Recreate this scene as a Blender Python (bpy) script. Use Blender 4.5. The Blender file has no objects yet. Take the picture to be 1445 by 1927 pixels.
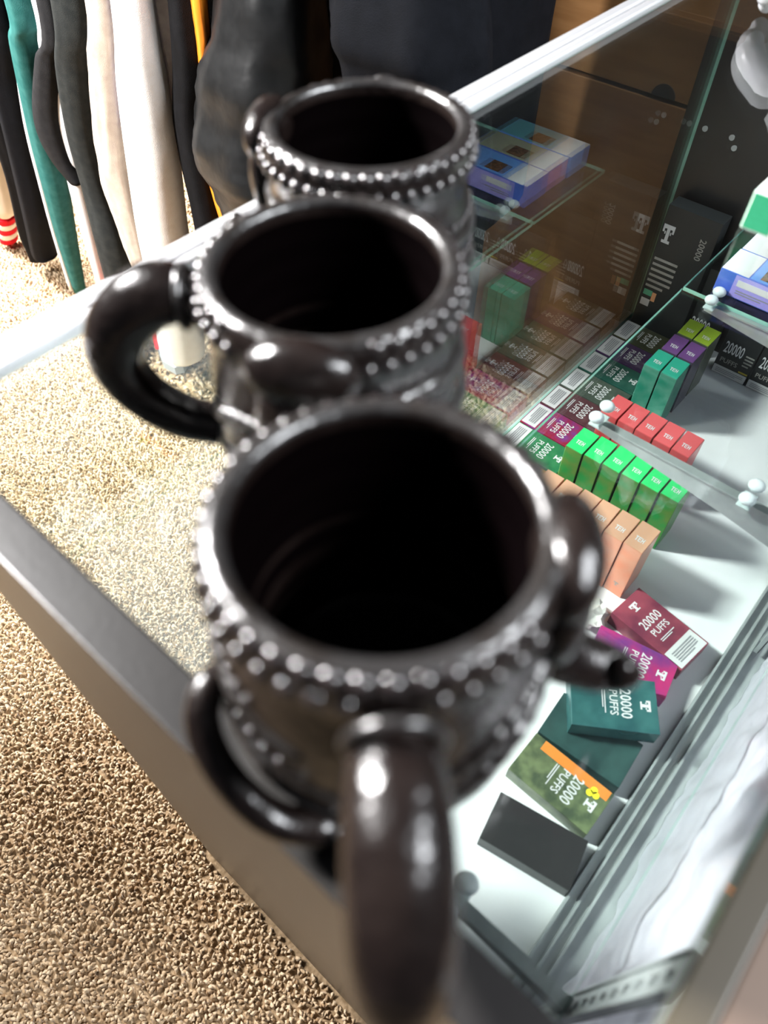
import bpy, bmesh, math, random
import numpy as np
from mathutils import Vector, Matrix, noise
random.seed(7); rng = np.random.default_rng(7)
PI = math.pi
S = bpy.context.scene
COL = S.collection

# ------------------------------------------------------------------ camera
cam = bpy.data.cameras.new('camera'); cam_o = bpy.data.objects.new('camera', cam); COL.objects.link(cam_o)
yaw, pit, roll = math.radians(41.144), math.radians(52.417), math.radians(0.12)
fw = Vector((math.cos(yaw)*math.cos(pit), math.sin(yaw)*math.cos(pit), -math.sin(pit)))
rt = Vector((math.sin(yaw), -math.cos(yaw), 0)); up = rt.cross(fw)
rt, up = rt*math.cos(roll)+up*math.sin(roll), up*math.cos(roll)-rt*math.sin(roll)
cam_o.matrix_world = Matrix(((rt.x, up.x, -fw.x, 0), (rt.y, up.y, -fw.y, 0), (rt.z, up.z, -fw.z, 1.24), (0, 0, 0, 1)))
cam.sensor_fit = 'VERTICAL'; cam.sensor_height = 24.0; cam.lens = 24.0*1360/1927
cam.clip_start = 0.01
cam.dof.use_dof = True; cam.dof.focus_distance = 1.15; cam.dof.aperture_fstop = 3.3
S.camera = cam_o

# ------------------------------------------------------------------ world, lamps, exposure
w = bpy.data.worlds.new('world'); S.world = w; w.use_nodes = True
w.node_tree.nodes['Background'].inputs[0].default_value = (0.80, 0.86, 1.0, 1)
w.node_tree.nodes['Background'].inputs[1].default_value = 0.045
S.view_settings.view_transform = 'Standard'; S.view_settings.look = 'None'
S.view_settings.gamma = 1.0; S.view_settings.use_curve_mapping = False
S.view_settings.exposure = 0.55
S.cycles.max_bounces = 10; S.cycles.transparent_max_bounces = 24; S.cycles.glossy_bounces = 5
S.cycles.caustics_reflective = False; S.cycles.caustics_refractive = False

def area(name, loc, target, sx, sy, power, col, spread=180):
    l = bpy.data.lights.new(name, 'AREA'); l.shape = 'RECTANGLE'; l.size = sx; l.size_y = sy
    l.energy = power; l.color = col; l.spread = math.radians(spread)
    o = bpy.data.objects.new(name, l); COL.objects.link(o); o.location = loc
    o.rotation_euler = (Vector(target)-Vector(loc)).to_track_quat('-Z', 'Y').to_euler()
    return o
area('ceiling_lamp_left', (-0.50, 2.15, 2.45), (0.20, 0.20, 1.08), 0.28, 0.50, 20, (1.0, 0.98, 0.97), 42)
area('garment_fill_light', (-0.75, 1.55, 2.00), (0.75, 1.30, 0.45), 0.35, 0.35, 14, (1.0, 0.97, 0.95), 58)  # unseen fill light, added only to brighten the hanging garments
area('ceiling_lamp_front', (0.40, 2.80, 2.60), (0.70, 1.90, 0.0), 1.2, 0.30, 84, (1.0, 0.97, 0.94), 70)
area('ceiling_lamp_back', (0.95, -1.55, 2.60), (0.75, -0.1, 0.5), 1.2, 0.25, 42, (0.93, 0.96, 1.0), 100)

# ------------------------------------------------------------------ material helpers
def mat(name, col, rough=0.5, metal=0.0, spec=0.5, col2=None, scale=20, detail=3, bump=0.0, bscale=None, coat=0.0, sheen=0.0, stretch=None, contrast=(0.35, 0.65), trans=0.0):
    m = bpy.data.materials.new(name); m.use_nodes = True
    nt = m.node_tree; b = nt.nodes['Principled BSDF']
    b.inputs['Base Color'].default_value = (*col, 1); b.inputs['Roughness'].default_value = rough
    b.inputs['Metallic'].default_value = metal; b.inputs['Specular IOR Level'].default_value = spec
    b.inputs['Coat Weight'].default_value = coat; b.inputs['Sheen Weight'].default_value = sheen
    if trans: b.inputs['Transmission Weight'].default_value = trans
    if col2 is not None or bump:
        tc = nt.nodes.new('ShaderNodeTexCoord'); mp = nt.nodes.new('ShaderNodeMapping')
        nt.links.new(tc.outputs['Object'], mp.inputs[0])
        if stretch: mp.inputs['Scale'].default_value = stretch
        n = nt.nodes.new('ShaderNodeTexNoise'); n.inputs['Scale'].default_value = scale; n.inputs['Detail'].default_value = detail
        nt.links.new(mp.outputs[0], n.inputs['Vector'])
        if col2 is not None:
            r = nt.nodes.new('ShaderNodeValToRGB')
            r.color_ramp.elements[0].position = contrast[0]; r.color_ramp.elements[1].position = contrast[1]
            r.color_ramp.elements[0].color = (*col, 1); r.color_ramp.elements[1].color = (*col2, 1)
            nt.links.new(n.outputs['Fac'], r.inputs[0]); nt.links.new(r.outputs[0], b.inputs['Base Color'])
        if bump:
            n2 = n
            if bscale:
                n2 = nt.nodes.new('ShaderNodeTexNoise'); n2.inputs['Scale'].default_value = bscale; n2.inputs['Detail'].default_value = 2
                nt.links.new(mp.outputs[0], n2.inputs['Vector'])
            bp = nt.nodes.new('ShaderNodeBump'); bp.inputs['Strength'].default_value = bump; bp.inputs['Distance'].default_value = 0.004
            nt.links.new(n2.outputs['Fac'], bp.inputs['Height']); nt.links.new(bp.outputs[0], b.inputs['Normal'])
    return m

def thin_glass(name, tint=(0.97, 0.99, 0.98), f0=0.04):
    """clear pane: transparent with mirror reflection by Schlick's law, the same from both sides"""
    m = bpy.data.materials.new(name); m.use_nodes = True; nt = m.node_tree; nt.nodes.clear()
    out = nt.nodes.new('ShaderNodeOutputMaterial'); mix = nt.nodes.new('ShaderNodeMixShader')
    tr = nt.nodes.new('ShaderNodeBsdfTransparent'); tr.inputs[0].default_value = (*tint, 1)
    gl = nt.nodes.new('ShaderNodeBsdfGlossy'); gl.inputs['Roughness'].default_value = 0.0; gl.inputs['Color'].default_value = (1, 1, 1, 1)
    ge = nt.nodes.new('ShaderNodeNewGeometry'); dt = nt.nodes.new('ShaderNodeVectorMath'); dt.operation = 'DOT_PRODUCT'
    nt.links.new(ge.outputs['Incoming'], dt.inputs[0]); nt.links.new(ge.outputs['Normal'], dt.inputs[1])
    def mth(op, a, b=None, clamp=False):
        q = nt.nodes.new('ShaderNodeMath'); q.operation = op; q.use_clamp = clamp
        for i, v in enumerate((a, b)):
            if v is None: continue
            if isinstance(v, (int, float)): q.inputs[i].default_value = v
            else: nt.links.new(v, q.inputs[i])
        return q.outputs[0]
    c = mth('ABSOLUTE', dt.outputs['Value']); k = mth('SUBTRACT', 1.0, c, True); k5 = mth('POWER', k, 5.0)
    f = mth('ADD', mth('MULTIPLY', k5, 1-f0), f0, True)
    nt.links.new(f, mix.inputs[0]); nt.links.new(tr.outputs[0], mix.inputs[1]); nt.links.new(gl.outputs[0], mix.inputs[2])
    nt.links.new(mix.outputs[0], out.inputs[0])
    return m

M = {}
M['glaze'] = mat('dark_glaze', (0.0045, 0.0027, 0.0024), 0.27, spec=0.42, col2=(0.0090, 0.0060, 0.0052), scale=60, bump=0.25, bscale=140)
M['glaze_bead'] = mat('bead_glaze', (0.012, 0.009, 0.009), 0.22, spec=0.9, col2=(0.020, 0.016, 0.016), scale=90)
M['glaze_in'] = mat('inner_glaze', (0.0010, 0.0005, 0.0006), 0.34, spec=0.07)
M['glaze_ridge'] = mat('ridge_glaze', (0.018, 0.017, 0.017), 0.30, spec=0.8, col2=(0.008, 0.006, 0.005), scale=70, bump=0.2, bscale=160)
M['laminate'] = mat('black_laminate', (0.012, 0.011, 0.011), 0.31, spec=0.5, col2=(0.018, 0.017, 0.016), scale=14, bump=0.02, bscale=300)
M['olive'] = mat('olive_brown_laminate', (0.050, 0.041, 0.026), 0.45, spec=0.35, col2=(0.062, 0.050, 0.034), scale=20)
M['trim'] = mat('pinkish_brown_trim', (0.135, 0.092, 0.068), 0.5, spec=0.3, col2=(0.16, 0.11, 0.082), scale=8)
M['alu'] = mat('satin_aluminium', (0.84, 0.85, 0.87), 0.42, metal=0.75)
M['alu_groove'] = mat('rail_groove', (0.06, 0.06, 0.06), 0.5, metal=0.6)
M['steel'] = mat('galvanised_steel', (0.38, 0.41, 0.42), 0.42, metal=0.5, col2=(0.46, 0.49, 0.50), scale=40)
M['dark'] = mat('dark_recess', (0.01, 0.01, 0.01), 0.8)
M['deck'] = mat('white_deck', (0.74, 0.75, 0.77), 0.32, spec=0.5, col2=(0.70, 0.71, 0.74), scale=6)
M['glass'] = thin_glass('clear_glass')
M['glass_front'] = thin_glass('front_glass', (0.93, 0.96, 0.95), 0.10)
M['glass_edge'] = mat('green_glass_edge', (0.20, 0.46, 0.37), 0.15, spec=0.6, col2=(0.28, 0.55, 0.46), scale=30)
M['ground_edge'] = mat('ground_glass_edge', (0.50, 0.56, 0.55), 0.35, col2=(0.36, 0.42, 0.41), scale=150)
M['rubber_clear'] = mat('clear_bumper', (0.72, 0.82, 0.84), 0.10, spec=0.8, trans=0.25)
M['plastic_white'] = mat('white_plastic_film', (0.56, 0.57, 0.62), 0.28, spec=0.6)
M['bag'] = mat('translucent_bag', (0.84, 0.85, 0.90), 0.35, spec=0.6, bump=0.8, bscale=45)
M['wood'] = mat('brown_wood', (0.235, 0.115, 0.042), 0.38, col2=(0.30, 0.155, 0.062), scale=7, detail=6, stretch=(1, 1, 9), bump=0.05)
M['wood_dark'] = mat('brown_wood_low', (0.20, 0.095, 0.042), 0.38, col2=(0.25, 0.125, 0.055), scale=7, detail=6, stretch=(1, 1, 9), bump=0.05)
M['wall'] = mat('grey_wall', (0.035, 0.030, 0.027), 0.9)
M['print'] = mat('silver_print', (0.72, 0.72, 0.74), 0.35, metal=0.2)
M['print_dim'] = mat('grey_print', (0.33, 0.32, 0.30), 0.5)
M['label'] = mat('white_label', (0.56, 0.56, 0.57), 0.5)
M['label_ink'] = mat('label_ink', (0.25, 0.25, 0.27), 0.6)
M['paper'] = mat('paper', (0.78, 0.77, 0.73), 0.6)

def fabric(name, c, c2=None, rough=0.85, bump=0.35, bs=900, sheen=0.0, scale=60):
    return mat(name, c, rough, spec=0.10, col2=c2, scale=scale, bump=bump, bscale=bs, sheen=sheen)

# ------------------------------------------------------------------ mesh helpers
def link(name, me, m=None, parent=None):
    o = bpy.data.objects.new(name, me); COL.objects.link(o)
    if m is not None and len(me.materials) == 0:
        for q in (m if isinstance(m, (list, tuple)) else [m]): me.materials.append(q)
    if parent is not None: o.parent = parent
    return o
def bm_obj(name, bm, m, parent=None, smooth=False):
    bmesh.ops.recalc_face_normals(bm, faces=bm.faces[:])
    me = bpy.data.meshes.new(name); bm.to_mesh(me); bm.free()
    if smooth:
        for p in me.polygons: p.use_smooth = True
    return link(name, me, m, parent)
def add_box(bm, lo, hi, bev=0.0, mi=0, mtx=None):
    c = [(a+b)/2 for a, b in zip(lo, hi)]; d = [b-a for a, b in zip(lo, hi)]
    r = bmesh.ops.create_cube(bm, size=1.0); vs = r['verts']
    for v in vs: v.co = Vector((v.co.x*d[0]+c[0], v.co.y*d[1]+c[1], v.co.z*d[2]+c[2]))
    fs = set(f for v in vs for f in v.link_faces)
    for f in fs: f.material_index = mi
    if bev:
        es = list(set(e for v in vs for e in v.link_edges))
        r2 = bmesh.ops.bevel(bm, geom=es, offset=bev, segments=2, affect='EDGES', profile=0.6)
        for f in r2['faces']: f.material_index = mi
        vs = list(set(v for f in r2['faces'] for v in f.verts) | set(v for f in fs if f.is_valid for v in f.verts))
    if mtx is not None:
        for v in vs: v.co = mtx @ v.co
def box(name, lo, hi, m, parent=None, bev=0.0):
    bm = bmesh.new(); add_box(bm, lo, hi, bev); return bm_obj(name, bm, m, parent)
def empty(name, loc=(0, 0, 0), rz=0):
    o = bpy.data.objects.new(name, None); COL.objects.link(o); o.location = loc; o.rotation_euler = (0, 0, rz); o.empty_display_size = 0.02
    return o
def tag(o, label, cat, group=None, kind=None):
    o['label'] = label; o['category'] = cat
    if group: o['group'] = group
    if kind: o['kind'] = kind
    return o
def lathe(bm, prof, seg=96, close=False):
    rings = []
    for r, z in prof:
        if r < 1e-6: rings.append([bm.verts.new((0, 0, z))])
        else: rings.append([bm.verts.new((r*math.cos(2*PI*i/seg), r*math.sin(2*PI*i/seg), z)) for i in range(seg)])
    for a, b in zip(rings, rings[1:]):
        for i in range(seg):
            j = (i+1) % seg
            if len(a) == 1 and len(b) == 1: continue
            if len(a) == 1: bm.faces.new((a[0], b[i], b[j]))
            elif len(b) == 1: bm.faces.new((a[i], a[j], b[0]))
            else: bm.faces.new((a[i], a[j], b[j], b[i]))
def catmull(pts, n=8):
    P = [np.array(p, float) for p in pts]; P = [2*P[0]-P[1]]+P+[2*P[-1]-P[-2]]; out = []
    for i in range(1, len(P)-2):
        for k in range(n):
            t = k/n; a, b, c, d = P[i-1:i+3]
            out.append(.5*((2*b)+(-a+c)*t+(2*a-5*b+4*c-d)*t*t+(-a+3*b-3*c+d)*t**3))
    out.append(P[-2]); return out
def tube(bm, pts, seg=14, n=8, flat=1.0):
    """pts: (x,y,z,r) control points; rounded ends"""
    C = catmull(pts, n); pos = [Vector(c[:3]) for c in C]; rad = [max(1e-4, c[3]) for c in C]
    t = (pos[1]-pos[0]).normalized(); ref = Vector((0, 0, 1)) if abs(t.z) < .9 else Vector((1, 0, 0))
    u = t.cross(ref).normalized(); rings = []
    seq = []
    L0, L1 = (pos[0]-pos[1]).normalized(), (pos[-1]-pos[-2]).normalized()
    for k in (0.98, 0.8, 0.45): seq.append((pos[0]+L0*rad[0]*k, rad[0]*math.sqrt(1-k*k)))
    seq += list(zip(pos, rad))
    for k in (0.45, 0.8, 0.98): seq.append((pos[-1]+L1*rad[-1]*k, rad[-1]*math.sqrt(1-k*k)))
    for i, (p, r) in enumerate(seq):
        q0 = seq[max(0, i-1)][0]; q1 = seq[min(len(seq)-1, i+1)][0]; t = (q1-q0).normalized()
        u = (u-t*u.dot(t)).normalized(); v = t.cross(u)
        rings.append([bm.verts.new(p+(u*math.cos(2*PI*k/seg)+v*math.sin(2*PI*k/seg)*flat)*r) for k in range(seg)])
    for a, b in zip(rings, rings[1:]):
        for i in range(seg):
            j = (i+1) % seg; bm.faces.new((a[i], a[j], b[j], b[i]))
    bm.faces.new(rings[0][::-1]); bm.faces.new(rings[-1])

# ------------------------------------------------------------------ setting
H = 0.97          # counter top height
DECK = 0.44; SHELF = 0.66
def structure(o): o['kind'] = 'structure'; return o
carp = mat('carpet_base', (0.20, 0.135, 0.075), 0.95, spec=0.1, col2=(0.36, 0.26, 0.16), scale=160)
floor = structure(box('floor', (-1.6, -1.5, -0.05), (2.2, 4.3, 0.0), carp))
structure(box('wall_right', (2.0, -1.5, 0), (2.1, 4.3, 2.7), M['wall']))
structure(box('wall_back', (-1.6, 4.2, 0), (2.0, 4.3, 2.7), M['wall']))

# carpet pile: short bent tufts over the floor in view (nobody could count it)
def carpet():
    pts = []
    def region(x0, x1, y0, y1, step):
        nx, ny = int((x1-x0)/step), int((y1-y0)/step)
        X, Y = np.meshgrid(np.linspace(x0, x1, nx), np.linspace(y0, y1, ny))
        a = np.stack([X.ravel(), Y.ravel()], 1); return a+rng.uniform(-step*.5, step*.5, a.shape)
    a = np.concatenate([region(-0.62, 0.011, -0.45, 1.7, 0.0062), region(0.019, 0.66, 0.40, 1.7, 0.0062), region(-0.3, 0.9, 1.7, 2.75, 0.008), region(-0.30, 0.62, -0.42, -0.09, 0.008)])
    far = region(-1.58, 1.98, -1.48, 4.18, 0.0145)      # coarser pile farther off, around the fine one
    inside = ((far[:, 0] > -.62) & (far[:, 0] < .66) & (far[:, 1] > -.45) & (far[:, 1] < 1.7)) | ((far[:, 0] > -.3) & (far[:, 0] < .9) & (far[:, 1] > 1.69) & (far[:, 1] < 2.75))
    solid = ((far[:, 0] > .0) & (far[:, 0] < 1.13) & (far[:, 1] > -.11) & (far[:, 1] < .40)) | ((far[:, 0] > 1.235) & (far[:, 0] < 1.77) & (far[:, 1] > .08) & (far[:, 1] < 1.27))
    far = far[~(inside | solid)]; k_ = np.concatenate([np.ones(len(a)), np.full(len(far), 2.1)]); a = np.concatenate([a, far])
    n = len(a); h = rng.uniform(0.007, 0.014, n); th = rng.uniform(0, 2*PI, n); lean = rng.uniform(0.002, 0.009, n); r = rng.uniform(0.0022, 0.0036, n)*k_; lean = lean*np.sqrt(k_)
    rot = rng.uniform(0, 2*PI, n)
    V = np.zeros((n, 7, 3))
    for k in range(3):
        an = rot+2*PI*k/3
        V[:, k, 0] = a[:, 0]+r*np.cos(an); V[:, k, 1] = a[:, 1]+r*np.sin(an); V[:, k, 2] = 0.0
        V[:, 3+k, 0] = a[:, 0]+lean*.5*np.cos(th)+r*1.15*np.cos(an+.5); V[:, 3+k, 1] = a[:, 1]+lean*.5*np.sin(th)+r*1.15*np.sin(an+.5); V[:, 3+k, 2] = h*.65
    V[:, 6, 0] = a[:, 0]+lean*np.cos(th); V[:, 6, 1] = a[:, 1]+lean*np.sin(th); V[:, 6, 2] = h
    T = np.array([[0, 1, 4], [0, 4, 3], [1, 2, 5], [1, 5, 4], [2, 0, 3], [2, 3, 5], [3, 4, 6], [4, 5, 6], [5, 3, 6]])
    F = (np.arange(n)[:, None, None]*7+T[None]).reshape(-1, 3)
    me = bpy.data.meshes.new('carpet_pile'); me.vertices.add(n*7); me.vertices.foreach_set('co', V.ravel())
    me.loops.add(F.size); me.loops.foreach_set('vertex_index', F.ravel().astype(np.int32))
    me.polygons.add(len(F)); me.polygons.foreach_set('loop_start', np.arange(0, F.size, 3, dtype=np.int32))
    me.update(calc_edges=True)
    at = me.attributes.new('yarn', 'FLOAT', 'POINT'); at.data.foreach_set('value', np.repeat(rng.uniform(0, 1, n), 7).astype(np.float32))
    m = bpy.data.materials.new('carpet_yarn'); m.use_nodes = True; nt = m.node_tree; b = nt.nodes['Principled BSDF']
    b.inputs['Roughness'].default_value = .95; b.inputs['Specular IOR Level'].default_value = .1; b.inputs['Sheen Weight'].default_value = .2
    t = nt.nodes.new('ShaderNodeAttribute'); t.attribute_name = 'yarn'
    rp = nt.nodes.new('ShaderNodeValToRGB'); e = rp.color_ramp.elements
    e[0].color = (0.30, 0.19, 0.10, 1); e[1].color = (0.66, 0.52, 0.36, 1); q = e.new(0.45); q.color = (0.52, 0.39, 0.25, 1)
    nt.links.new(t.outputs['Fac'], rp.inputs[0]); nt.links.new(rp.outputs[0], b.inputs['Base Color'])
    o = link('carpet_pile', me, m); o['kind'] = 'stuff'
    tag(o, 'beige and brown speckled carpet pile covering the shop floor', 'carpet', kind='stuff')
carpet()

# ------------------------------------------------------------------ display counter
C = tag(empty('display_counter', (0.55, 0.15, 0)), 'glass topped retail display counter with black laminate ends and silver front rail', 'display counter')
C.matrix_world = Matrix.Translation((0.55, 0.15, 0)); bpy.context.view_layer.update()
def cpart(o):
    o.parent = C; o.matrix_parent_inverse = Matrix.Translation((-0.55, -0.15, 0)); return o
X0, X1, YB, YF = 0.0222, 1.112, -0.097, 0.387
cpart(box('end_panel', (X0, YB, 0), (0.0432, YF, H+.0022), M['laminate'], bev=0.0012))
cpart(box('end_panel', (1.090, YB, 0), (X1, YF, H), M['laminate'], bev=0.0012))
cpart(box('back_rail', (0.0432, -0.0697, 0.955), (1.09, -0.0575, H), M['olive'], bev=0.001))
cpart(box('rail_trim', (0.0432, -0.0970, 0.940), (1.09, -0.0700, H-.001), M['trim'], bev=0.001))
bm = bmesh.new()   # aluminium front rail: two rounded ribs with a dark groove between
for y0, y1, z1 in ((0.3620, 0.3705, 0.9725), (0.3760, 0.3865, 0.9725)): add_box(bm, (0.0, y0, 0.9635), (1.125, y1, z1), 0.0026)
add_box(bm, (0.0, 0.370, 0.9635), (1.125, 0.3765, 0.9675), 0, 1)
fr = cpart(bm_obj('front_rail', bm, [M['alu'], M['alu_groove']]))
def pane(name, lo, hi, gm, em, parentf=cpart, axis=2, clear=None):
    """glass slab: clear faces across `axis`, ground green edges all round"""
    bm = bmesh.new(); add_box(bm, lo, hi)
    for f in bm.faces: f.material_index = 0 if abs(f.normal[axis]) > .5 or (clear is not None and abs(f.normal[clear]) > .5) else 1
    o = bm_obj(name, bm, [gm, em]); return parentf(o) if parentf else o
pane('top_glass', (0.0437, -0.057, 0.9642), (1.0895, 0.3622, 0.9702), M['glass'], M['ground_edge'], clear=1)
pane('front_glass', (0.0437, 0.3630, DECK+.001), (1.0895, 0.3675, 0.9635), M['glass_front'], M['glass_edge'], axis=1)
cpart(box('deck', (0.0432, -0.0950, DECK-0.018), (1.09, 0.3685, DECK), M['deck']))
cpart(box('base_front_panel', (0.0432, 0.350, 0.0), (1.09, 0.3685, DECK-0.018), M['laminate']))
cpart(box('base_back_panel', (0.0432, -0.095, 0.0), (1.09, -0.085, DECK-0.018), M['laminate']))
bm = bmesh.new()   # sliding door track
for a, b, z in ((-0.0500, -0.0475, 0.450), (-0.0605, -0.0580, 0.450), (-0.0715, -0.0690, 0.452)): add_box(bm, (0.0435, a, DECK), (1.0895, b, z))
add_box(bm, (0.0435, -0.0950, DECK), (1.0895, -0.0475, DECK+.003))
cpart(bm_obj('door_track', bm, M['steel']))
BRX = (0.1077, 0.600, 0.8835)
def standard(x):   # slotted upright: a strip with real slots
    bm = bmesh.new(); w_, y0, y1 = 0.0095, -0.0765, -0.0735; z = DECK+0.013
    add_box(bm, (x-w_, y0, z), (x-0.0028, y1, 0.950)); add_box(bm, (x+0.0028, y0, z), (x+w_, y1, 0.950))
    k = z
    while k < 0.945:
        add_box(bm, (x-0.0028, y0, k), (x+0.0028, y1, k+0.012)); k += 0.0245
    add_box(bm, (x-w_, y0-.0012, z), (x+w_, y0-.0002, 0.950), 0, 1)
    for s in (-1, 1): add_box(bm, (x+s*w_-.0008, y0, z), (x+s*w_+.0008, y1+.0015, 0.950))
    return cpart(bm_obj('slotted_upright', bm, [M['steel'], M['dark']]))
def bracket(x):
    bm = bmesh.new()
    P = [(-0.0728, SHELF-.0068), (0.207, SHELF-.0068), (0.207, SHELF-.018), (0.04, SHELF-.040), (-0.0728, SHELF-.060)]
    a = [bm.verts.new((x-.0012, y, z)) for y, z in P]; b = [bm.verts.new((x+.0012, y, z)) for y, z in P]
    bm.faces.new(a); bm.faces.new(b[::-1])
    for i in range(5): bm.faces.new((a[i], a[(i+1) % 5], b[(i+1) % 5], b[i]))
    add_box(bm, (x-.005, -0.0728, SHELF-.0080), (x+.005, 0.207, SHELF-.0058))
    o = cpart(bm_obj('shelf_bracket', bm, M['steel']))
    for y in (0.200, 0.024):                    # pairs of clear bumpers that hold the panes
        bm = bmesh.new()
        for s in (-1, 1):
            bmesh.ops.create_uvsphere(bm, u_segments=16, v_segments=10, radius=0.0080, matrix=Matrix.Translation((x+s*.0115, y, SHELF+.0068)) @ Matrix.Diagonal((1, 1.1, .8, 1)))
        add_box(bm, (x-.012, y-.007, SHELF-.0085), (x+.012, y+.007, SHELF-.0057), 0.0008)
        bp = bm_obj('glass_bumper', bm, M['rubber_clear'], smooth=True); bp.parent = o
for x in BRX: standard(x); bracket(x)
for y, z in ((0.351, 0.763), (0.311, 0.763), (0.303, 0.751)):
    bm = bmesh.new(); bmesh.ops.create_cone(bm, cap_ends=True, segments=14, radius1=0.004, radius2=0.003, depth=0.003, matrix=Matrix.Translation((1.0885, y, z)) @ Matrix.Rotation(PI/2, 4, 'Y'))
    cpart(bm_obj('screw_head', bm, M['steel']))
s1 = pane('glass_shelf', (0.052, -0.0705, SHELF-.0055), (0.8815, 0.2436, SHELF), M['glass'], M['glass_edge'], None, clear=0)
tag(s1, 'bare pane of the glass shelf with green edges, nearer the mugs', 'glass shelf')
s2 = pane('glass_shelf', (0.8855, -0.0705, SHELF-.0055), (1.0865, 0.2436, SHELF), M['glass'], M['glass_edge'], None)
tag(s2, 'far pane of the glass shelf carrying the small blue boxes', 'glass shelf')

# ------------------------------------------------------------------ mugs
bead_me = None
def get_bead():
    global bead_me
    if bead_me is None:
        bm = bmesh.new(); bmesh.ops.create_uvsphere(bm, u_segments=10, v_segments=7, radius=1.0)
        bead_me = bpy.data.meshes.new('bead'); bm.to_mesh(bead_me); bm.free()
        for p in bead_me.polygons: p.use_smooth = True
        bead_me.materials.append(M['glaze_bead'])
    return bead_me
def cyl(r, a, z): return Vector((r*math.cos(a), r*math.sin(a), z))
def mug(loc, ang, label, tilt=None, hk=1.0, dz=0.0, curls=True):
    """local frame: handle along +x, smooth knob at +90 degrees, curled tentacle at -75"""
    root = tag(empty('mug', loc, ang), label, 'mug', 'dark beaded mugs on the counter')
    root.rotation_euler = tilt.to_euler() if tilt else (0, 0, ang)
    bm = bmesh.new()
    prof = [(0, 0), (.046, 0), (.0505, .002), (.053, .008), (.0545, .022), (.0545, .050), (.053, .068), (.0505, .082), (.0495, .088), (.0508, .093), (.0522, .099), (.0518, .105), (.0498, .1095), (.0472, .1108), (.0446, .1106), (.0431, .1085)]
    inner = []
    for i in range(23):
        z = .104-i*.0043; inner.append((.0430+.0012*(1-z/.104)+.00045*math.sin(i*1.9), z))
    inner += [(.0425, .0075), (.038, .0058), (0, .0055)]
    lathe(bm, prof+inner, 96)
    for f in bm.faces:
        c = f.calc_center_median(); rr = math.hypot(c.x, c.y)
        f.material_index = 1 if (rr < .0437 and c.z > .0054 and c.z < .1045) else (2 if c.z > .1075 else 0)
    body = bm_obj('body', bm, [M['glaze'], M['glaze_in'], M['glaze_ridge']], root, True)
    # bead rows on the rim, left out where the handle and the smooth knob sit
    me = get_bead()
    def bead(p, nrm, s, flat=.65):
        o = bpy.data.objects.new('bead', me); COL.objects.link(o); o.parent = root
        q = nrm.to_track_quat('Z', 'Y'); o.matrix_local = Matrix.LocRotScale(p, q, Vector((s[0], s[1], s[0]*flat)))
    N = 42
    for i in range(N):
        a = 2*PI*i/N
        d = abs((a-math.radians(81)+PI) % (2*PI)-PI)
        if d > math.radians(30): bead(cyl(.0496, a, .1076), Vector((math.cos(a)*.8, math.sin(a)*.8, 1)), (.0033, .0033), .75)
    for i in range(N):
        a = 2*PI*(i+.5)/N; d = abs((a-math.radians(81)+PI) % (2*PI)-PI); d0 = abs((a+PI) % (2*PI)-PI)
        if d > math.radians(26) and d0 > math.radians(12): bead(cyl(.0516, a, .0992), Vector((math.cos(a), math.sin(a), .1)), (.0034, .0034), .8)
    # twisted ridges winding round the body
    for k, (a0, a1, z0, z1) in enumerate(((95, 330, .080, .058), (85, 345, .063, .036), (95, 340, .043, .018), (10, 85, .030, .052), (15, 80, .052, .074))):
        bm = bmesh.new(); P = []
        for i in range(26):
            t = i/25; a = math.radians(a0+(a1-a0)*t); z = z0+(z1-z0)*t+.0018*math.sin(t*9+k)
            rb = np.interp(z, [.008, .022, .05, .068, .082], [.053, .0545, .0545, .053, .0505])
            P.append((*cyl(rb-.0014, a, z), .0042*(1-.35*abs(2*t-1)**3)*(1+.10*math.sin(i*2.6))))
        tube(bm, P, 10, 3); bm_obj('ridge', bm, M['glaze_ridge'], root, True)
        if k < 3:                                    # small suckers beside each ridge
            for i in range(20):
                t = .42+i*.026; a = math.radians(a0+(a1-a0)*t); z = z0+(z1-z0)*t+.0018*math.sin(t*9+k)+.0075
                bead(cyl(np.interp(z, [.008, .022, .05, .068, .082, .088], [.053, .0545, .0545, .053, .0505, .0497]), a, z), Vector((math.cos(a), math.sin(a), 0)), (.0023, .0023))
    # handle
    bm = bmesh.new()
    tube(bm, [(.0525, 0, .0905, .0092), (.062, 0, .0955, .0122), (.074*hk, 0, .0935, .0134), (.0890*hk, 0, .0795, .0132), (.0950*hk, 0, .0620, .0122), (.0890*hk, 0, .0430, .0112), (.074, 0, .0285, .0108), (.0565, 0, .0225, .0098)], 20, 8)
    for v in bm.verts: v.co.z += dz
    hd = bm_obj('handle', bm, M['glaze'], root, True)
    bm = bmesh.new(); ring = [(.0585, .0118*math.cos(b), .0945+.0118*math.sin(b), .0018) for b in np.linspace(0, 2*PI, 17)]
    tube(bm, ring, 8, 2); c = bm_obj('collar', bm, M['glaze_ridge'], root, True); c.parent = hd
    # smooth bulge at the rim that runs down the side into a curled tentacle tip
    ka = math.radians(81)-PI/2
    RZ = Matrix.Rotation(ka, 4, 'Z')
    bm = bmesh.new()
    bmesh.ops.create_uvsphere(bm, u_segments=32, v_segments=20, radius=1, matrix=RZ @ Matrix.Translation((0, .0522, .1000)) @ Matrix.Diagonal((.0215, .0105, .0135, 1)))
    bmesh.ops.create_uvsphere(bm, u_segments=32, v_segments=20, radius=1, matrix=RZ @ Matrix.Translation((.001, .0540, .0780)) @ Matrix.Diagonal((.0180, .0095, .0250, 1)))
    bm_obj('knob', bm, M['glaze'], root, True)
    bm = bmesh.new()
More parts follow.
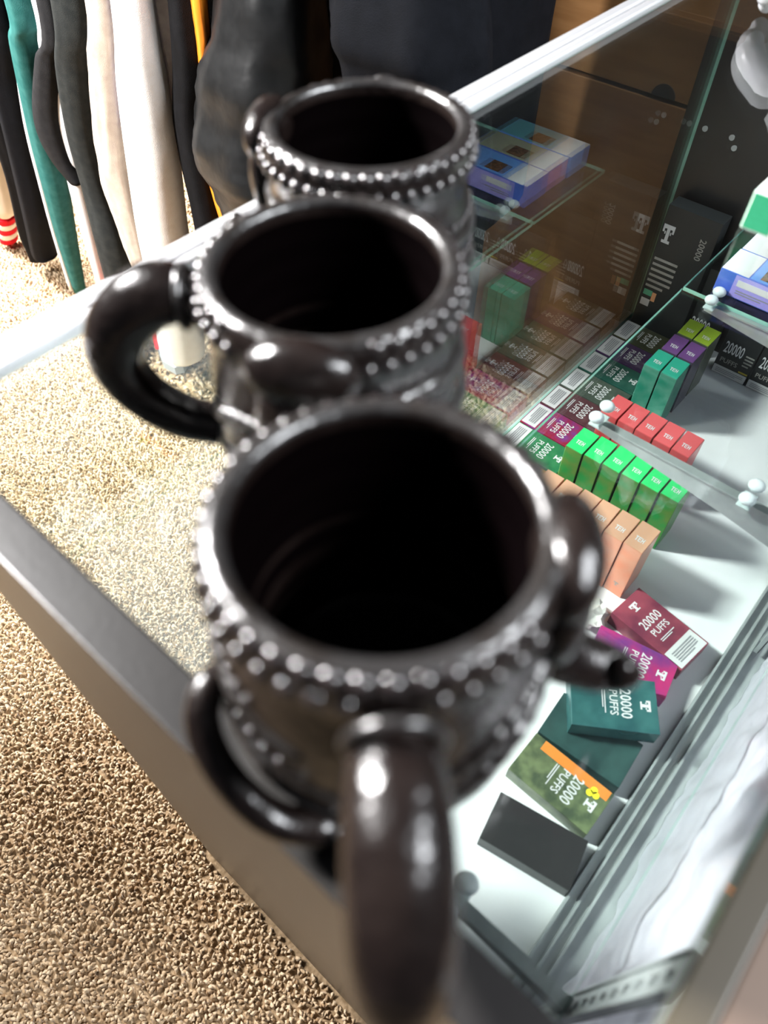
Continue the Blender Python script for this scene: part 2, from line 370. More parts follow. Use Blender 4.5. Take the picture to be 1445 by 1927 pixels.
    if curls: tube(bm, [(.000, .0555, .046, .0095), (-.002, .063, .040, .0105), (-.002, .072, .036, .0100), (-.001, .0795, .0355, .0086), (.002, .0830, .0390, .0062), (.003, .0810, .0440, .0042)], 14, 8)
    for v in bm.verts: v.co = RZ @ v.co
    if curls: bm_obj('tentacle_tip', bm, M['glaze'], root, True)
    # slender tentacle curling round the foot on the other side
    bm = bmesh.new()
    L = [(-78, .0530, .047, .0050), (-72, .0600, .0480, .0056), (-65, .0650, .0430, .0058), (-57, .0665, .0340, .0058), (-47, .0655, .0225, .0060), (-36, .0625, .0125, .0064), (-24, .0565, .0080, .0070)]
    if curls is True: tube(bm, [(*cyl(q[1], math.radians(q[0]), q[2]), q[3]) for q in L], 14, 8); bm_obj('curled_tentacle', bm, M['glaze'], root, True)
    return root
GZ = 0.9704
m1 = mug((0.0873, 0.0766, GZ+.0022), math.radians(226), 'dark brown beaded mug nearest the camera, handle toward the viewer', Matrix.Rotation(math.radians(-1.9), 3, rt) @ Matrix.Rotation(math.radians(224), 3, 'Z'), 1.10, -.006)
m1.scale = (.985, 1, 1)   # slightly squeezed, hand thrown
m2 = mug((0.169, 0.175, GZ), math.radians(131), 'middle dark beaded mug in the row, handle out over the carpet', curls=False)
m3 = mug((0.2640, 0.2415, GZ), math.radians(33), 'farthest dark beaded mug, close by the silver front rail', None, .86, -.010, 1)

# ------------------------------------------------------------------ cartons in the case
TXT = {}
def text_mesh(s, m, bold=0.0):
    k = (s, m.name)
    if k not in TXT:
        cu = bpy.data.curves.new('lettering', 'FONT'); cu.body = s; cu.align_x = 'CENTER'; cu.align_y = 'CENTER'; cu.size = 1.0; cu.offset = bold; cu.resolution_u = 2; cu.extrude = 0.0
        o = bpy.data.objects.new('t', cu); COL.objects.link(o); bpy.context.view_layer.update()
        me = bpy.data.meshes.new_from_object(o.evaluated_get(bpy.context.evaluated_depsgraph_get())); bpy.data.objects.remove(o)
        me.name = 'lettering'; me.materials.clear(); me.materials.append(m); TXT[k] = me
    return TXT[k]
def emblem_mesh(m):
    k = ('emblem', m.name)
    if k not in TXT:
        bm = bmesh.new()
        for a, b, c, d in ((-.5, .5, .28, .5), (-.5, -.34, .08, .28), (.34, .5, .08, .28), (-.14, .14, -.34, .28), (-.36, .36, -.5, -.34), (-.30, -.2, -.02, .14), (.20, .30, -.02, .14)):
            bm.faces.new([bm.verts.new((x, y, 0)) for x, y in ((a, c), (b, c), (b, d), (a, d))])
        me = bpy.data.meshes.new('emblem'); bm.to_mesh(me); bm.free(); me.materials.append(m); TXT[k] = me
    return TXT[k]
def mark_mesh(m):      # the small wide logo on carton ends: three close glyph blocks
    k = ('mark', m.name)
    if k not in TXT:
        bm = bmesh.new()
        for a, b, c, d in ((-.9, -.35, .3, .5), (-.72, -.53, -.5, .3), (-.28, -.12, -.5, .5), (-.12, .25, .32, .5), (-.12, .2, -.08, .1), (-.12, .25, -.5, -.32), (.36, .52, -.5, .5), (.75, .9, -.5, .5), (.52, .75, -.1, .12)):
            bm.faces.new([bm.verts.new((x, y, 0)) for x, y in ((a, c), (b, c), (b, d), (a, d))])
        me = bpy.data.meshes.new('logo'); bm.to_mesh(me); bm.free(); me.materials.append(m); TXT[k] = me
    return TXT[k]
def lines_mesh(m, n=4):
    k = ('lines', m.name, n)
    if k not in TXT:
        bm = bmesh.new()
        for i in range(n):
            y = .5-(i+.5)/n; h = .5/n*.45; e = .5 if i < n-1 else .25
            bm.faces.new([bm.verts.new(q) for q in ((-.5, y-h, 0), (e, y-h, 0), (e, y+h, 0), (-.5, y+h, 0))])
        me = bpy.data.meshes.new('small_print'); bm.to_mesh(me); bm.free(); me.materials.append(m); TXT[k] = me
    return TXT[k]
def place(parent, name, me, org, right, upv, sx, sy, lift=.0004):
    right = Vector(right).normalized(); upv = Vector(upv).normalized(); n = right.cross(upv)
    o = bpy.data.objects.new(name, me); COL.objects.link(o); o.parent = parent
    p = Vector(org)+n*lift
    o.matrix_local = Matrix(((right.x*sx, upv.x*sy, n.x, p.x), (right.y*sx, upv.y*sy, n.y, p.y), (right.z*sx, upv.z*sy, n.z, p.z), (0, 0, 0, 1)))
    return o
def plate(parent, name, m, org, right, upv, sx, sy, t=.0003):
    k = ('plate', m.name)
    if k not in TXT:
        bm = bmesh.new(); add_box(bm, (-.5, -.5, -.5), (.5, .5, .5)); me = bpy.data.meshes.new('plate'); bm.to_mesh(me); bm.free(); me.materials.append(m); TXT[k] = me
    right = Vector(right).normalized(); upv = Vector(upv).normalized(); n = right.cross(upv)
    o = bpy.data.objects.new(name, TXT[k]); COL.objects.link(o); o.parent = parent; p = Vector(org)
    o.matrix_local = Matrix(((right.x*sx, upv.x*sy, n.x*t, p.x), (right.y*sx, upv.y*sy, n.y*t, p.y), (right.z*sx, upv.z*sy, n.z*t, p.z), (0, 0, 0, 1)))
    return o
CM = {}
def carton_mat(key, c, c2, rough=.28, metal=.25, scale=45):
    if key not in CM: CM[key] = mat('carton_'+key, c, rough, metal=metal, col2=c2, scale=scale, spec=.5)
    return CM[key]
CARTON = {}
def carton(name, loc, rz, d, m, label, group=None, cat='box'):
    """root Empty at the base centre + the carton body with a tuck-flap seam"""
    root = tag(empty(name, (loc[0], loc[1], loc[2]+.0004), rz), label, cat, group)
    k = (d, m.name)
    if k not in CARTON:
        bm = bmesh.new(); add_box(bm, (-d[0]/2, -d[1]/2, 0), (d[0]/2, d[1]/2, d[2]), .0008)
        CARTON[k] = bpy.data.meshes.new('carton'); bmesh.ops.recalc_face_normals(bm, faces=bm.faces[:]); bm.to_mesh(CARTON[k]); bm.free(); CARTON[k].materials.append(m)
    o = bpy.data.objects.new('carton', CARTON[k]); COL.objects.link(o); o.parent = root
    return root
ordn = ['first', 'second', 'third', 'fourth', 'fifth', 'sixth', 'seventh']
def standing_row(key, m, flap_m, xs, ys, labels, group, h=.10, w=.0445, t=.0248):
    for x, y, lb in zip(xs, ys, labels):
        r_ = carton('standing_box', (x, y, DECK), math.radians(random.uniform(-1.5, 1.5)), (w, t, h), m, lb, group)
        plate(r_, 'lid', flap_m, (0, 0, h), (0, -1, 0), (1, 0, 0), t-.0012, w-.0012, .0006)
        place(r_, 'logo', mark_mesh(M['print']), (-.006, 0, h+.0002), (0, -1, 0), (1, 0, 0), .0065, .0075)
        place(r_, 'front_mark', emblem_mesh(M['print_dim']), (-w/2, 0, .022), (0, -1, 0), (0, 0, 1), .006, .007)
gpos = ['rightmost', 'second from the right', 'third from the right', 'third from the left', 'second from the left', 'leftmost']
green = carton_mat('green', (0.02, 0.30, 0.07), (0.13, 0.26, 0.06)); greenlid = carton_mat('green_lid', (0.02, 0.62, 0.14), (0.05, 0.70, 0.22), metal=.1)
ys6 = [.1025+.0265*i for i in range(6)]
standing_row('green', green, greenlid, [.6775-.0018*i for i in range(6)], ys6, [f'bright green standing box, {p} of its row of six' for p in gpos], 'bright green standing boxes')
red = carton_mat('red', (0.62, 0.05, 0.06), (0.70, 0.12, 0.13)); redlid = carton_mat('red_lid', (0.72, 0.09, 0.10), (0.66, 0.13, 0.14), metal=.1)
rp = ['rightmost', 'second from the right', 'middle', 'second from the left', 'leftmost']
standing_row('red', red, redlid, [.755]*5, [.1275+.0265*i for i in range(5)], [f'red standing box, {p} of the row behind the green ones' for p in rp], 'red standing boxes')
salmon = carton_mat('salmon', (0.74, 0.27, 0.16), (0.70, 0.33, 0.22)); salmonlid = carton_mat('salmon_lid', (0.66, 0.33, 0.20), (0.62, 0.38, 0.27), metal=.1)
sp = ['rightmost', 'second from the right', 'third from the right', 'third from the left', 'second from the left', 'leftmost']
standing_row('salmon', salmon, salmonlid, [.5805-.0012*i for i in range(6)], [.0985+.0262*i for i in range(6)], [f'salmon standing box, {p} of the row before the green ones' for p in sp], 'salmon orange standing boxes')
teal = carton_mat('teal', (0.02, 0.26, 0.17), (0.10, 0.34, 0.25)); teallid = carton_mat('teal_lid', (0.02, 0.36, 0.24), (0.05, 0.42, 0.30), metal=.1)
standing_row('teal', teal, teallid, [.8805]*2, [.2105, .2370], ['teal standing box, right one of its pair', 'teal standing box, left one of its pair'], 'teal standing boxes')
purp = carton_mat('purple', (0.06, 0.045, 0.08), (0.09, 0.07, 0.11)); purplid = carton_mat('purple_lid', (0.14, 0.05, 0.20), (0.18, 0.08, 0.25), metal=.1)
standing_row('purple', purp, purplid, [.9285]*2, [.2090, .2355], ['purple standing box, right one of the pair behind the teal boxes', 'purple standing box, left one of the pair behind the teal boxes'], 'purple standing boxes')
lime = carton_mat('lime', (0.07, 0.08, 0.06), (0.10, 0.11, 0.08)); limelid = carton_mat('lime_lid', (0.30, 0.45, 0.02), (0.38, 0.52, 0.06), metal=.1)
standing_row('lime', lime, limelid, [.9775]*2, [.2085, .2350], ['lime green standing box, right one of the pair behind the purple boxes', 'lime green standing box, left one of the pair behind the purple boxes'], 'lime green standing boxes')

def lying(name, cx, cy, zb, up_ang, d, m, label, group=None, lab=True, text=True, wrap=False, small=True):
    """flat carton, top face printed; local +y is the top of the print (logo end)"""
    wx, ly, t = d
    r_ = carton(name, (cx, cy, zb), up_ang-PI/2, d, m, label, group)
    if text:
        place(r_, 'logo', emblem_mesh(M['print']), (0, ly*.36, t), (1, 0, 0), (0, 1, 0), .0125, .011)
        place(r_, 'lettering', text_mesh('20000', M['print'], .012), (0, ly*.13, t), (1, 0, 0), (0, 1, 0), .0135, .0170)
        place(r_, 'lettering', text_mesh('PUFFS', M['print'], .012), (0, -ly*.01, t), (1, 0, 0), (0, 1, 0), .0112, .0125)
        if small: place(r_, 'small_print', lines_mesh(M['print'], 2), (0, -ly*.12, t), (1, 0, 0), (0, 1, 0), .026, .005)
    if lab:
        lb = plate(r_, 'warning_label', M['label'], (0, -ly*.365, t), (1, 0, 0), (0, 1, 0), wx*.93, ly*.24, .0005)
        place(r_, 'label_text', lines_mesh(M['label_ink'], 5), (0, -ly*.365, t+.0003), (1, 0, 0), (0, 1, 0), wx*.70, ly*.15)
    return r_
FR = [(1.007, (0.05, 0.055, 0.03), (0.08, 0.08, 0.04), 'dark olive'), (.9535, (0.06, 0.03, 0.09), (0.10, 0.05, 0.13), 'dark violet'), (.8995, (0.02, 0.09, 0.07), (0.04, 0.13, 0.10), 'deep teal'),
      (.8455, (0.07, 0.09, 0.075), (0.10, 0.13, 0.10), 'grey green'), (.7920, (0.10, 0.035, 0.045), (0.14, 0.06, 0.07), 'maroon'), (.7385, (0.32, 0.02, 0.05), (0.22, 0.05, 0.25), 'crimson and magenta'), (.6850, (0.02, 0.17, 0.07), (0.05, 0.24, 0.10), 'bottle green')]
for i, (x, a, b, nm) in enumerate(FR):
    lying('flat_box', x, .3035, DECK, -PI/2, (.0515, .0985, .026), carton_mat('flat%d' % i, a, b, .3, .2, 60), f'{nm} flat box with white warning label against the front glass', 'flat boxes along the front glass')
for i, (x, nm, a, b) in enumerate(((.629, 'amber', (0.45, 0.20, 0.03), (0.50, 0.28, 0.05)), (.575, 'rust orange', (0.50, 0.13, 0.03), (0.55, 0.20, 0.05)), (.521, 'yellow orange', (0.55, 0.28, 0.04), (0.60, 0.35, 0.08)))):
    lying('flat_box', x, .3035, DECK, -PI/2, (.0515, .0985, .026), carton_mat('flatb%d' % i, a, b, .3, .2, 60), f'{nm} flat box with white label against the front glass, near the mugs', 'flat boxes along the front glass')

# loose flat boxes along the back of the deck
lying('loose_box', .5365, .0270, DECK, math.radians(82), (.0545, .1020, .0245), carton_mat('wine', (0.16, 0.03, 0.06), (0.30, 0.06, 0.09), .3, .2, 35), 'wine red box lying flat with a white label at its end', 'loose boxes at the back of the deck')
lying('loose_box', .4760, .0300, DECK, math.radians(-80), (.0520, .0960, .0245), carton_mat('magenta', (0.16, 0.04, 0.22), (0.48, 0.03, 0.16), .3, .2, 30), 'purple and magenta box lying flat beside the wine red one', 'loose boxes at the back of the deck', lab=False)
lying('loose_box', .3640, .0180, DECK, math.radians(-87), (.0580, .0980, .0240), carton_mat('teal_dark', (0.02, 0.05, 0.05), (0.035, 0.085, 0.08), .3, .2, 40), 'dark teal box lying underneath the printed teal box', 'loose boxes at the back of the deck', lab=False, text=False)
lying('loose_box', .4030, .0190, DECK+.0250, math.radians(-56), (.0610, .0930, .0250), carton_mat('teal_holo', (0.025, 0.10, 0.11), (0.05, 0.17, 0.17), .25, .3, 40), 'teal box with 20000 PUFFS lying askew on top of another', 'loose boxes at the back of the deck', lab=False)
ob = lying('loose_box', .3030, .0170, DECK, math.radians(-91), (.0530, .0980, .0245), carton_mat('moss', (0.06, 0.085, 0.05), (0.16, 0.20, 0.10), .3, .2, 70), 'mossy green box with an orange stripe and yellow spots', 'loose boxes at the back of the deck', lab=False)
st = plate(ob, 'orange_stripe', carton_mat('orange_stripe', (0.75, 0.17, 0.04), (0.85, 0.30, 0.05), .3, .1, 90), (-.0200, .005, .0246), (1, 0, 0), (0, 1, 0), .0115, .082, .0004)
for dx, dy in ((-.0155, .031), (-.012, .035), (-.0105, .0285)):
    bm = bmesh.new(); bmesh.ops.create_circle(bm, cap_ends=True, segments=12, radius=.0038); mm = bpy.data.meshes.new('yellow_spot'); bm.to_mesh(mm); bm.free()
    mm.materials.append(CM.setdefault('spot', mat('yellow_spot', (0.85, 0.75, 0.03), .4)))
    o = bpy.data.objects.new('yellow_spot', mm); COL.objects.link(o); o.parent = ob; o.location = (dx, dy, .0251)
lying('loose_box', .2360, .0060, DECK, math.radians(-79), (.0520, .0960, .0270), mat('carton_black', (0.018, 0.017, 0.018), .42, spec=.4), 'plain black box lying flat beside the orange striped box', 'loose boxes at the back of the deck', lab=False, text=False)
# crumpled scrap of paper
bm = bmesh.new(); bmesh.ops.create_icosphere(bm, subdivisions=3, radius=.019)
for v in bm.verts: v.co *= 1+.55*noise.noise(v.co*95); v.co.z *= .75
o = bm_obj('paper_scrap', bm, M['paper'], None); o.location = (.508, .102, DECK+.0135); tag(o, 'crumpled white paper scrap between the salmon and purple boxes', 'paper')

# black cartons against the far end
def black_box(y, z, w_, h_, label, group, big=False, t=.024, x=1.040):
    r_ = carton('black_box', (x+t/2, y, z), 0, (t, w_, h_), CM.setdefault('blk', mat('carton_soft_black', (0.016, 0.018, 0.019), .35, spec=.45)), label, group)
    f = -t/2
    if big:
        place(r_, 'emblem', emblem_mesh(M['label']), (f, w_*.36, h_*.80), (0, -1, 0), (0, 0, 1), .0185, .030)
        place(r_, 'small_print', lines_mesh(M['print_dim'], 6), (f, w_*.22, h_*.50), (0, -1, 0), (0, 0, 1), w_*.46, h_*.26)
        place(r_, 'lettering', text_mesh('20000', M['print_dim'], .01), (f, -w_*.28, h_*.78), (0, 0, -1), (0, -1, 0), .014, .014)
        plate(r_, 'colour_seal', CM.setdefault('seal_g', mat('seal_green', (0.10, 0.42, 0.26), .4)), (f, w_*.36, h_*.335), (0, -1, 0), (0, 0, 1), .015, .010, .0006)
        plate(r_, 'colour_seal', CM.setdefault('seal_o', mat('seal_orange', (0.75, 0.36, 0.18), .4)), (f, w_*.36-.0115, h_*.315), (0, -1, 0), (0, 0, 1), .007, .016, .0006)
        plate(r_, 'seal_label', M['label'], (f, w_*.36, h_*.255), (0, -1, 0), (0, 0, 1), .015, .013, .0006)
    else:
        plate(r_, 'warning_label', M['label'], (f, 0, .0085), (0, -1, 0), (0, 0, 1), w_*.96, .015, .0006)
        place(r_, 'label_text', lines_mesh(M['label_ink'], 3), (f-.0004, 0, .0085), (0, -1, 0), (0, 0, 1), w_*.8, .009)
        place(r_, 'lettering', text_mesh('20000', M['print'], .012), (f, w_*.14, .052), (0, -1, 0), (0, 0, 1), .0125, .030)
        place(r_, 'lettering', text_mesh('PUFFS', M['print_dim'], .012), (f, w_*.14, .028), (0, -1, 0), (0, 0, 1), .011, .012)
        place(r_, 'small_print', lines_mesh(M['print_dim'], 4), (f, -w_*.34, .042), (0, -1, 0), (0, 0, 1), w_*.24, .024)
        plate(r_, 'yellow_band', CM.setdefault('yb', mat('yellow_band', (0.42, 0.34, 0.03), .4)), (f, -w_*.34, .0195), (0, -1, 0), (0, 0, 1), w_*.26, .003, .0005)
    return r_
nb = ['first', 'second', 'third', 'fourth']
for i in range(4):
    y = .1675-.0590*i
    black_box(y, DECK, .0565, .098, ['black standing box with white label, beside the lime green pair', 'black standing box with white label, second from the lime green pair', 'black standing box with white label, third from the lime green pair', 'black standing box with white label, nearest the case back'][i], 'black standing boxes at the far end', x=1.040)
black_box(.3105, DECK, .086, .225, 'tall black box with white T emblem standing in the far front corner', None, True, t=.030, x=1.052)
black_box(.2380, DECK, .050, .150, 'black upright box between the tall emblem box and the lime boxes', None, False, t=.022, x=1.062)

# small window boxes on the far shelf pane
def window_box(cx, cy, d, ma, mb, mwin, label, face_m, side):
    r_ = carton('window_box', (cx, cy, SHELF), 0, d, ma, label, 'small boxes on the far shelf pane')
    wx, ly, t = d
    plate(r_, 'end_label', M['label'], (0, ly/2-.0185, t), (1, 0, 0), (0, 1, 0), wx*.98, .036, .0005)
    plate(r_, 'top_print', mb, (0, -.018, t), (1, 0, 0), (0, 1, 0), wx*.94, ly-.040, .0004)
    bm = bmesh.new(); add_box(bm, (-wx*.38, -.016, -.0006), (wx*.10, .018, .0006)); o = bm_obj('window', bm, mwin, r_); o.location = (0, 0, t+.0002)
    plate(r_, 'side_print', face_m, (-wx/2, -.008, t*.5), (0, -1, 0), (0, 0, 1), ly*.80, t*.92, .0005)
    plate(r_, 'side_label', M['label'], (-wx/2-.0003, .018, t*.66), (0, -1, 0), (0, 0, 1), .046, t*.26, .0005)
    place(r_, 'side_text', lines_mesh(M['label_ink'], 2), (-wx/2-.0003, .016, t*.30), (0, -1, 0), (0, 0, 1), .046, t*.2)
    plate(r_, 'end_panel', side, (-wx*.02, ly/2, t*.5), (-1, 0, 0), (0, 0, 1), wx*.9, t*.9, .0005)
    return r_
winm = mat('box_window', (0.03, 0.018, 0.012), .12, col2=(0.20, 0.09, 0.04), scale=120)
royal = carton_mat('royal', (0.05, 0.12, 0.55), (0.08, 0.16, 0.62), .3, .15); lil = carton_mat('lilac', (0.32, 0.28, 0.72), (0.40, 0.34, 0.78), .3, .15)
sky = carton_mat('sky', (0.10, 0.42, 0.85), (0.16, 0.24, 0.75), .3, .15, 60); pink = carton_mat('pink', (0.50, 0.14, 0.36), (0.36, 0.24, 0.55), .3, .15, 50)
gy = carton_mat('lime_pink', (0.30, 0.50, 0.06), (0.42, 0.24, 0.48), .3, .15, 70); tg = carton_mat('teal_green', (0.05, 0.36, 0.24), (0.16, 0.30, 0.55), .3, .15, 60)
window_box(.9330, .1450, (.0570, .134, .0330), royal, sky, winm, 'blue and lilac window box at the joint of the shelf panes', lil, royal)
window_box(.9910, .1440, (.0570, .134, .0330), royal, gy, winm, 'pink and lime window box behind the blue and lilac one', pink, pink)
window_box(1.0500, .1460, (.0570, .134, .0330), sky, tg, winm, 'teal and blue window box, farthest of the three on the shelf', lil, sky)
gb = carton('green_box', (.5290, .0640, 0.9704), 0, (.064, .104, .0260), carton_mat('mint', (0.62, 0.78, 0.68), (0.78, 0.80, 0.76), .25, .1, 30), 'mint and white box with a green end, lying on the glass top', None)
plate(gb, 'green_band', carton_mat('leaf', (0.02, 0.22, 0.10), (0.04, 0.30, 0.16), .3, .1), (-.032, .0420, .0130), (0, -1, 0), (0, 0, 1), .018, .0235, .0006)
plate(gb, 'green_end', carton_mat('leaf', (0.02, 0.22, 0.10), (0.04, 0.30, 0.16)), (0, .052, .0130), (-1, 0, 0), (0, 0, 1), .062, .0235, .0006)
plate(gb, 'top_label', M['label'], (0, .020, .026), (1, 0, 0), (0, 1, 0), .060, .05, .0005)

# ------------------------------------------------------------------ plastic sheet and bag
def sheet():
    bm = bmesh.new(); nx, nz = 150, 80; V = {}
    for i in range(nx+1):
        for k in range(nz+1):
            x = .062+i/nx*1.012; z = DECK+.0031+k/nz*.493
            p = Vector((x*7, z*2.6, 0)); q = Vector((x*19+z*6, z*9, 3))
            d = .0080*noise.noise(p)+.0085*abs(noise.noise(q))-.004+.0030*noise.noise(Vector((x*60+z*30, z*34, 7)))
            V[i, k] = bm.verts.new((x, -.0850+d, z))
    for i in range(nx):
        for k in range(nz): bm.faces.new((V[i, k], V[i+1, k], V[i+1, k+1], V[i, k+1]))
    bmesh.ops.solidify(bm, geom=bm.faces[:], thickness=.0006)
    o = bm_obj('plastic_sheet', bm, M['plastic_white'], None, True)
    tag(o, 'crumpled white plastic sheet hung across the open back of the case', 'plastic sheet')
sheet()
bm = bmesh.new(); bmesh.ops.create_icosphere(bm, subdivisions=5, radius=1)
for v in bm.verts:
    n = v.co.normalized(); k = 1+.25*noise.noise(n*2.3+Vector((3, 1, 0)))+.30*abs(noise.noise(n*4.5))-.16*abs(noise.noise(n*9))+.05*noise.noise(n*20)
    v.co = Vector((n.x*.125*k, n.y*.095*k, max(-.052, n.z*.075*k)))
tube(bm, [(-.09, .06, .0, .030), (-.105, .088, -.022, .024), (-.10, .094, -.040, .011)], 14, 6)
o = bm_obj('plastic_bag', bm, M['bag'], None, True); o.location = (.965, .185, H+.0455); o.scale = (.85, .85, .85); tag(o, 'white crumpled plastic bag lying on the far end of the glass top', 'plastic bag')

# ------------------------------------------------------------------ wooden cabinet beyond the counter
K = tag(empty('wooden_cabinet', (1.5, .62, 0)), 'brown wooden cabinet with a dark half-round finger hole, beyond the counter end', 'cabinet')
def kp(o): o.parent = K; o.matrix_parent_inverse = Matrix.Translation((-1.5, -.62, 0)); return o
kp(box('carcass', (1.272, .10, 0), (1.75, 1.25, 1.12), M['wood_dark'], bev=.003))
kp(box('upper_door', (1.25, .105, .716), (1.271, 1.245, 1.105), M['wood'], bev=.002))
kp(box('lower_door', (1.25, .105, .02), (1.271, 1.245, .709), M['wood_dark'], bev=.002))
bm = bmesh.new(); vs = [bm.verts.new((1.2488, .487+.021*math.cos(a), .7165+.020*math.sin(a))) for a in np.linspace(0, PI, 16)]; f = bm.faces.new(vs)
rr = bmesh.ops.extrude_face_region(bm, geom=[f]); [setattr(v, 'co', v.co+Vector((.004, 0, 0))) for v in rr['geom'] if isinstance(v, bmesh.types.BMVert)]
kp(bm_obj('finger_hole', bm, M['dark']))

# ------------------------------------------------------------------ garments on the rack
RX = .98
rk = tag(empty('clothes_rack', (RX, 1.6, 0)), 'black metal clothes rack holding the row of dark and white garments', 'clothes rack')
def rp_(o): o.parent = rk; o.matrix_parent_inverse = Matrix.Translation((-RX, -1.6, 0)); return o
rackm = mat('rack_metal', (0.03, 0.03, 0.03), .4, metal=.8)
def rod(name, a, b, r0, m):
    bm = bmesh.new(); a = Vector(a); b = Vector(b); c = (a+b)/2
    bmesh.ops.create_cone(bm, cap_ends=True, segments=16, radius1=r0, radius2=r0, depth=(b-a).length, matrix=Matrix.Translation(c) @ (b-a).to_track_quat('Z', 'Y').to_matrix().to_4x4())
    return bm_obj(name, bm, m, None, True)
rp_(rod('bar', (RX, .50, 1.56), (RX, 2.45, 1.56), .013, rackm))
for y in (.80, 2.42): rp_(rod('post', (RX+.14, y, 0.02), (RX+.14, y, 1.545), .012, rackm)); rp_(rod('foot', (RX-.05, y, .02), (RX+.24, y, .02), .013, rackm)); rp_(rod('arm', (RX-.02, y, 1.545), (RX+.15, y, 1.545), .010, rackm))

def loft(bm, rows, seg=40, folds=5, amp=.10, seed=0, wr=.0, cap=True):
    """rows: (z, cx, cy, a, b, ang) ellipse sections bottom to top, smooth-interpolated, with hanging folds"""
    C = catmull(rows, 7); rings = []
    for z, cx, cy, a, b, ang in C:
        ring = []
        for i in range(seg):
            t = 2*PI*i/seg
            f = 1+amp*math.sin(folds*t+seed+1.5*math.sin(z*3+seed))+.35*amp*math.sin((folds*2+1)*t+seed*2)
            if wr: f += wr*(noise.noise(Vector((math.cos(t)*2.2, math.sin(t)*2.2+seed, z*16)))+.6*abs(noise.noise(Vector((math.cos(t)*5, math.sin(t)*5+seed, z*34)))))
            u, v = a*f*math.cos(t), b*f*math.sin(t)
            ring.append(bm.verts.new((cx+u*math.cos(ang)-v*math.sin(ang), cy+u*math.sin(ang)+v*math.cos(ang), z)))
        rings.append(ring)
    for p, q in zip(rings, rings[1:]):
        for i in range(seg):
            j = (i+1) % seg; bm.faces.new((p[i], p[j], q[j], q[i]))
    if cap:
        for ring, s in ((rings[0], 1), (rings[-1], -1)):
            c = Vector((0, 0, 0)); [c.__iadd__(v.co) for v in ring]; c /= len(ring); c.z += .012*s
            cv = bm.verts.new(c); [bm.faces.new((ring[i], ring[(i+1) % seg], cv)) for i in range(seg)]
hang_me = None
def hanger(root, y):
    bm = bmesh.new()
    tube(bm, [(RX-.20, y, 1.40, .005), (RX-.10, y, 1.455, .006), (RX, y, 1.475, .006), (RX+.10, y, 1.455, .006), (RX+.20, y, 1.40, .005)], 8, 5)
    tube(bm, [(RX, y, 1.475, .0022), (RX, y, 1.52, .0022), (RX-.0185, y, 1.56, .0022), (RX-.012, y, 1.575, .0022), (RX, y, 1.5800, .0022), (RX+.012, y, 1.575, .0022), (RX+.0185, y, 1.56, .0022)], 8, 5)
    o = bm_obj('hanger', bm, M['dark'], root, True)
ANG = math.radians(-32)
def garment(name, label, m, strip, X=.72, body=True, flat=.85, folds=4, amp=.05, seed=0, wr=.0, ytop=None, bx=(.80, 1.20), bz=.52, cat='garment'):
    root = tag(empty(name, (0, 0, 0)), label, cat, 'garments on the rack')
    yt = strip[0][1] if ytop is None else ytop
    rows = [(z, X, y, r_*flat*1.06, r_*1.06, ANG) for z, y, r_ in strip][::-1]
    z, x, y, a, b, an = rows[-1]
    rows += [(1.10, X+.03, yt, min(a, .045), min(b, .030), ANG), (1.30, X+.09, yt, .042, .028, ANG), (1.405, X+.15, yt, .05, .022, 0)]
    bm = bmesh.new(); loft(bm, rows, 40, folds, amp, seed, wr); bm_obj('sleeve', bm, m, root, True)
    if body:
        cx, hw = (bx[0]+bx[1])/2, (bx[1]-bx[0])/2
        bm = bmesh.new(); loft(bm, [(bz, cx, yt+.01, hw, .022, 0), (bz+.2, cx, yt+.005, hw*.98, .023, 0), (1.0, cx, yt, hw*.95, .024, 0), (1.3, cx, yt, hw*.9, .022, 0), (1.41, RX, yt, .17, .020, 0), (1.46, RX, yt, .07, .012, 0)], 48, 9, .035, seed)
        bm_obj('torso', bm, m, root, True)
    hanger(root, yt)
    return root
F = {}
F['navy'] = fabric('navy_cloth', (0.0022, 0.0027, 0.0042), (0.0036, 0.0042, 0.0062)); F['black'] = fabric('black_cloth', (0.004, 0.004, 0.0045), (0.006, 0.006, 0.007))
F['char'] = fabric('charcoal_fleece', (0.012, 0.012, 0.013), (0.017, 0.017, 0.018)); F['grey'] = fabric('washed_black_fleece', (0.014, 0.016, 0.016), (0.021, 0.023, 0.022))
F['white'] = fabric('white_ribbed_knit', (0.84, 0.80, 0.76), (0.80, 0.75, 0.70)); F['white2'] = fabric('white_cloth', (0.82, 0.82, 0.84))
F['beige'] = fabric('beige_nylon', (0.40, 0.34, 0.29), (0.46, 0.40, 0.34), rough=.5); F['teal'] = fabric('teal_fleece', (0.018, 0.095, 0.088), (0.03, 0.12, 0.11))
F['nylon'] = mat('black_nylon', (0.006, 0.0065, 0.007), .42, spec=.28, col2=(0.010, 0.0105, 0.011), scale=50, bump=.3, bscale=30)
F['orange'] = mat('orange_lining', (0.90, 0.26, 0.02), .32, spec=.5, bump=.4, bscale=40); F['blue'] = fabric('royal_blue_cloth', (0.02, 0.05, 0.45))
F['red'] = fabric('red_rib', (0.55, 0.01, 0.02)); F['cream'] = fabric('cream_rib', (0.66, 0.60, 0.52))
garment('jacket', 'dark navy long jacket at the right end of the rack', F['navy'], [(.921, .661, .113), (.867, .650, .113), (.807, .640, .113), (.74, .632, .115), (.55, .63, .115), (.42, .63, .112)], X=.80, folds=6, amp=.06, seed=1, ytop=.66, bx=(.84, 1.16), flat=.8)
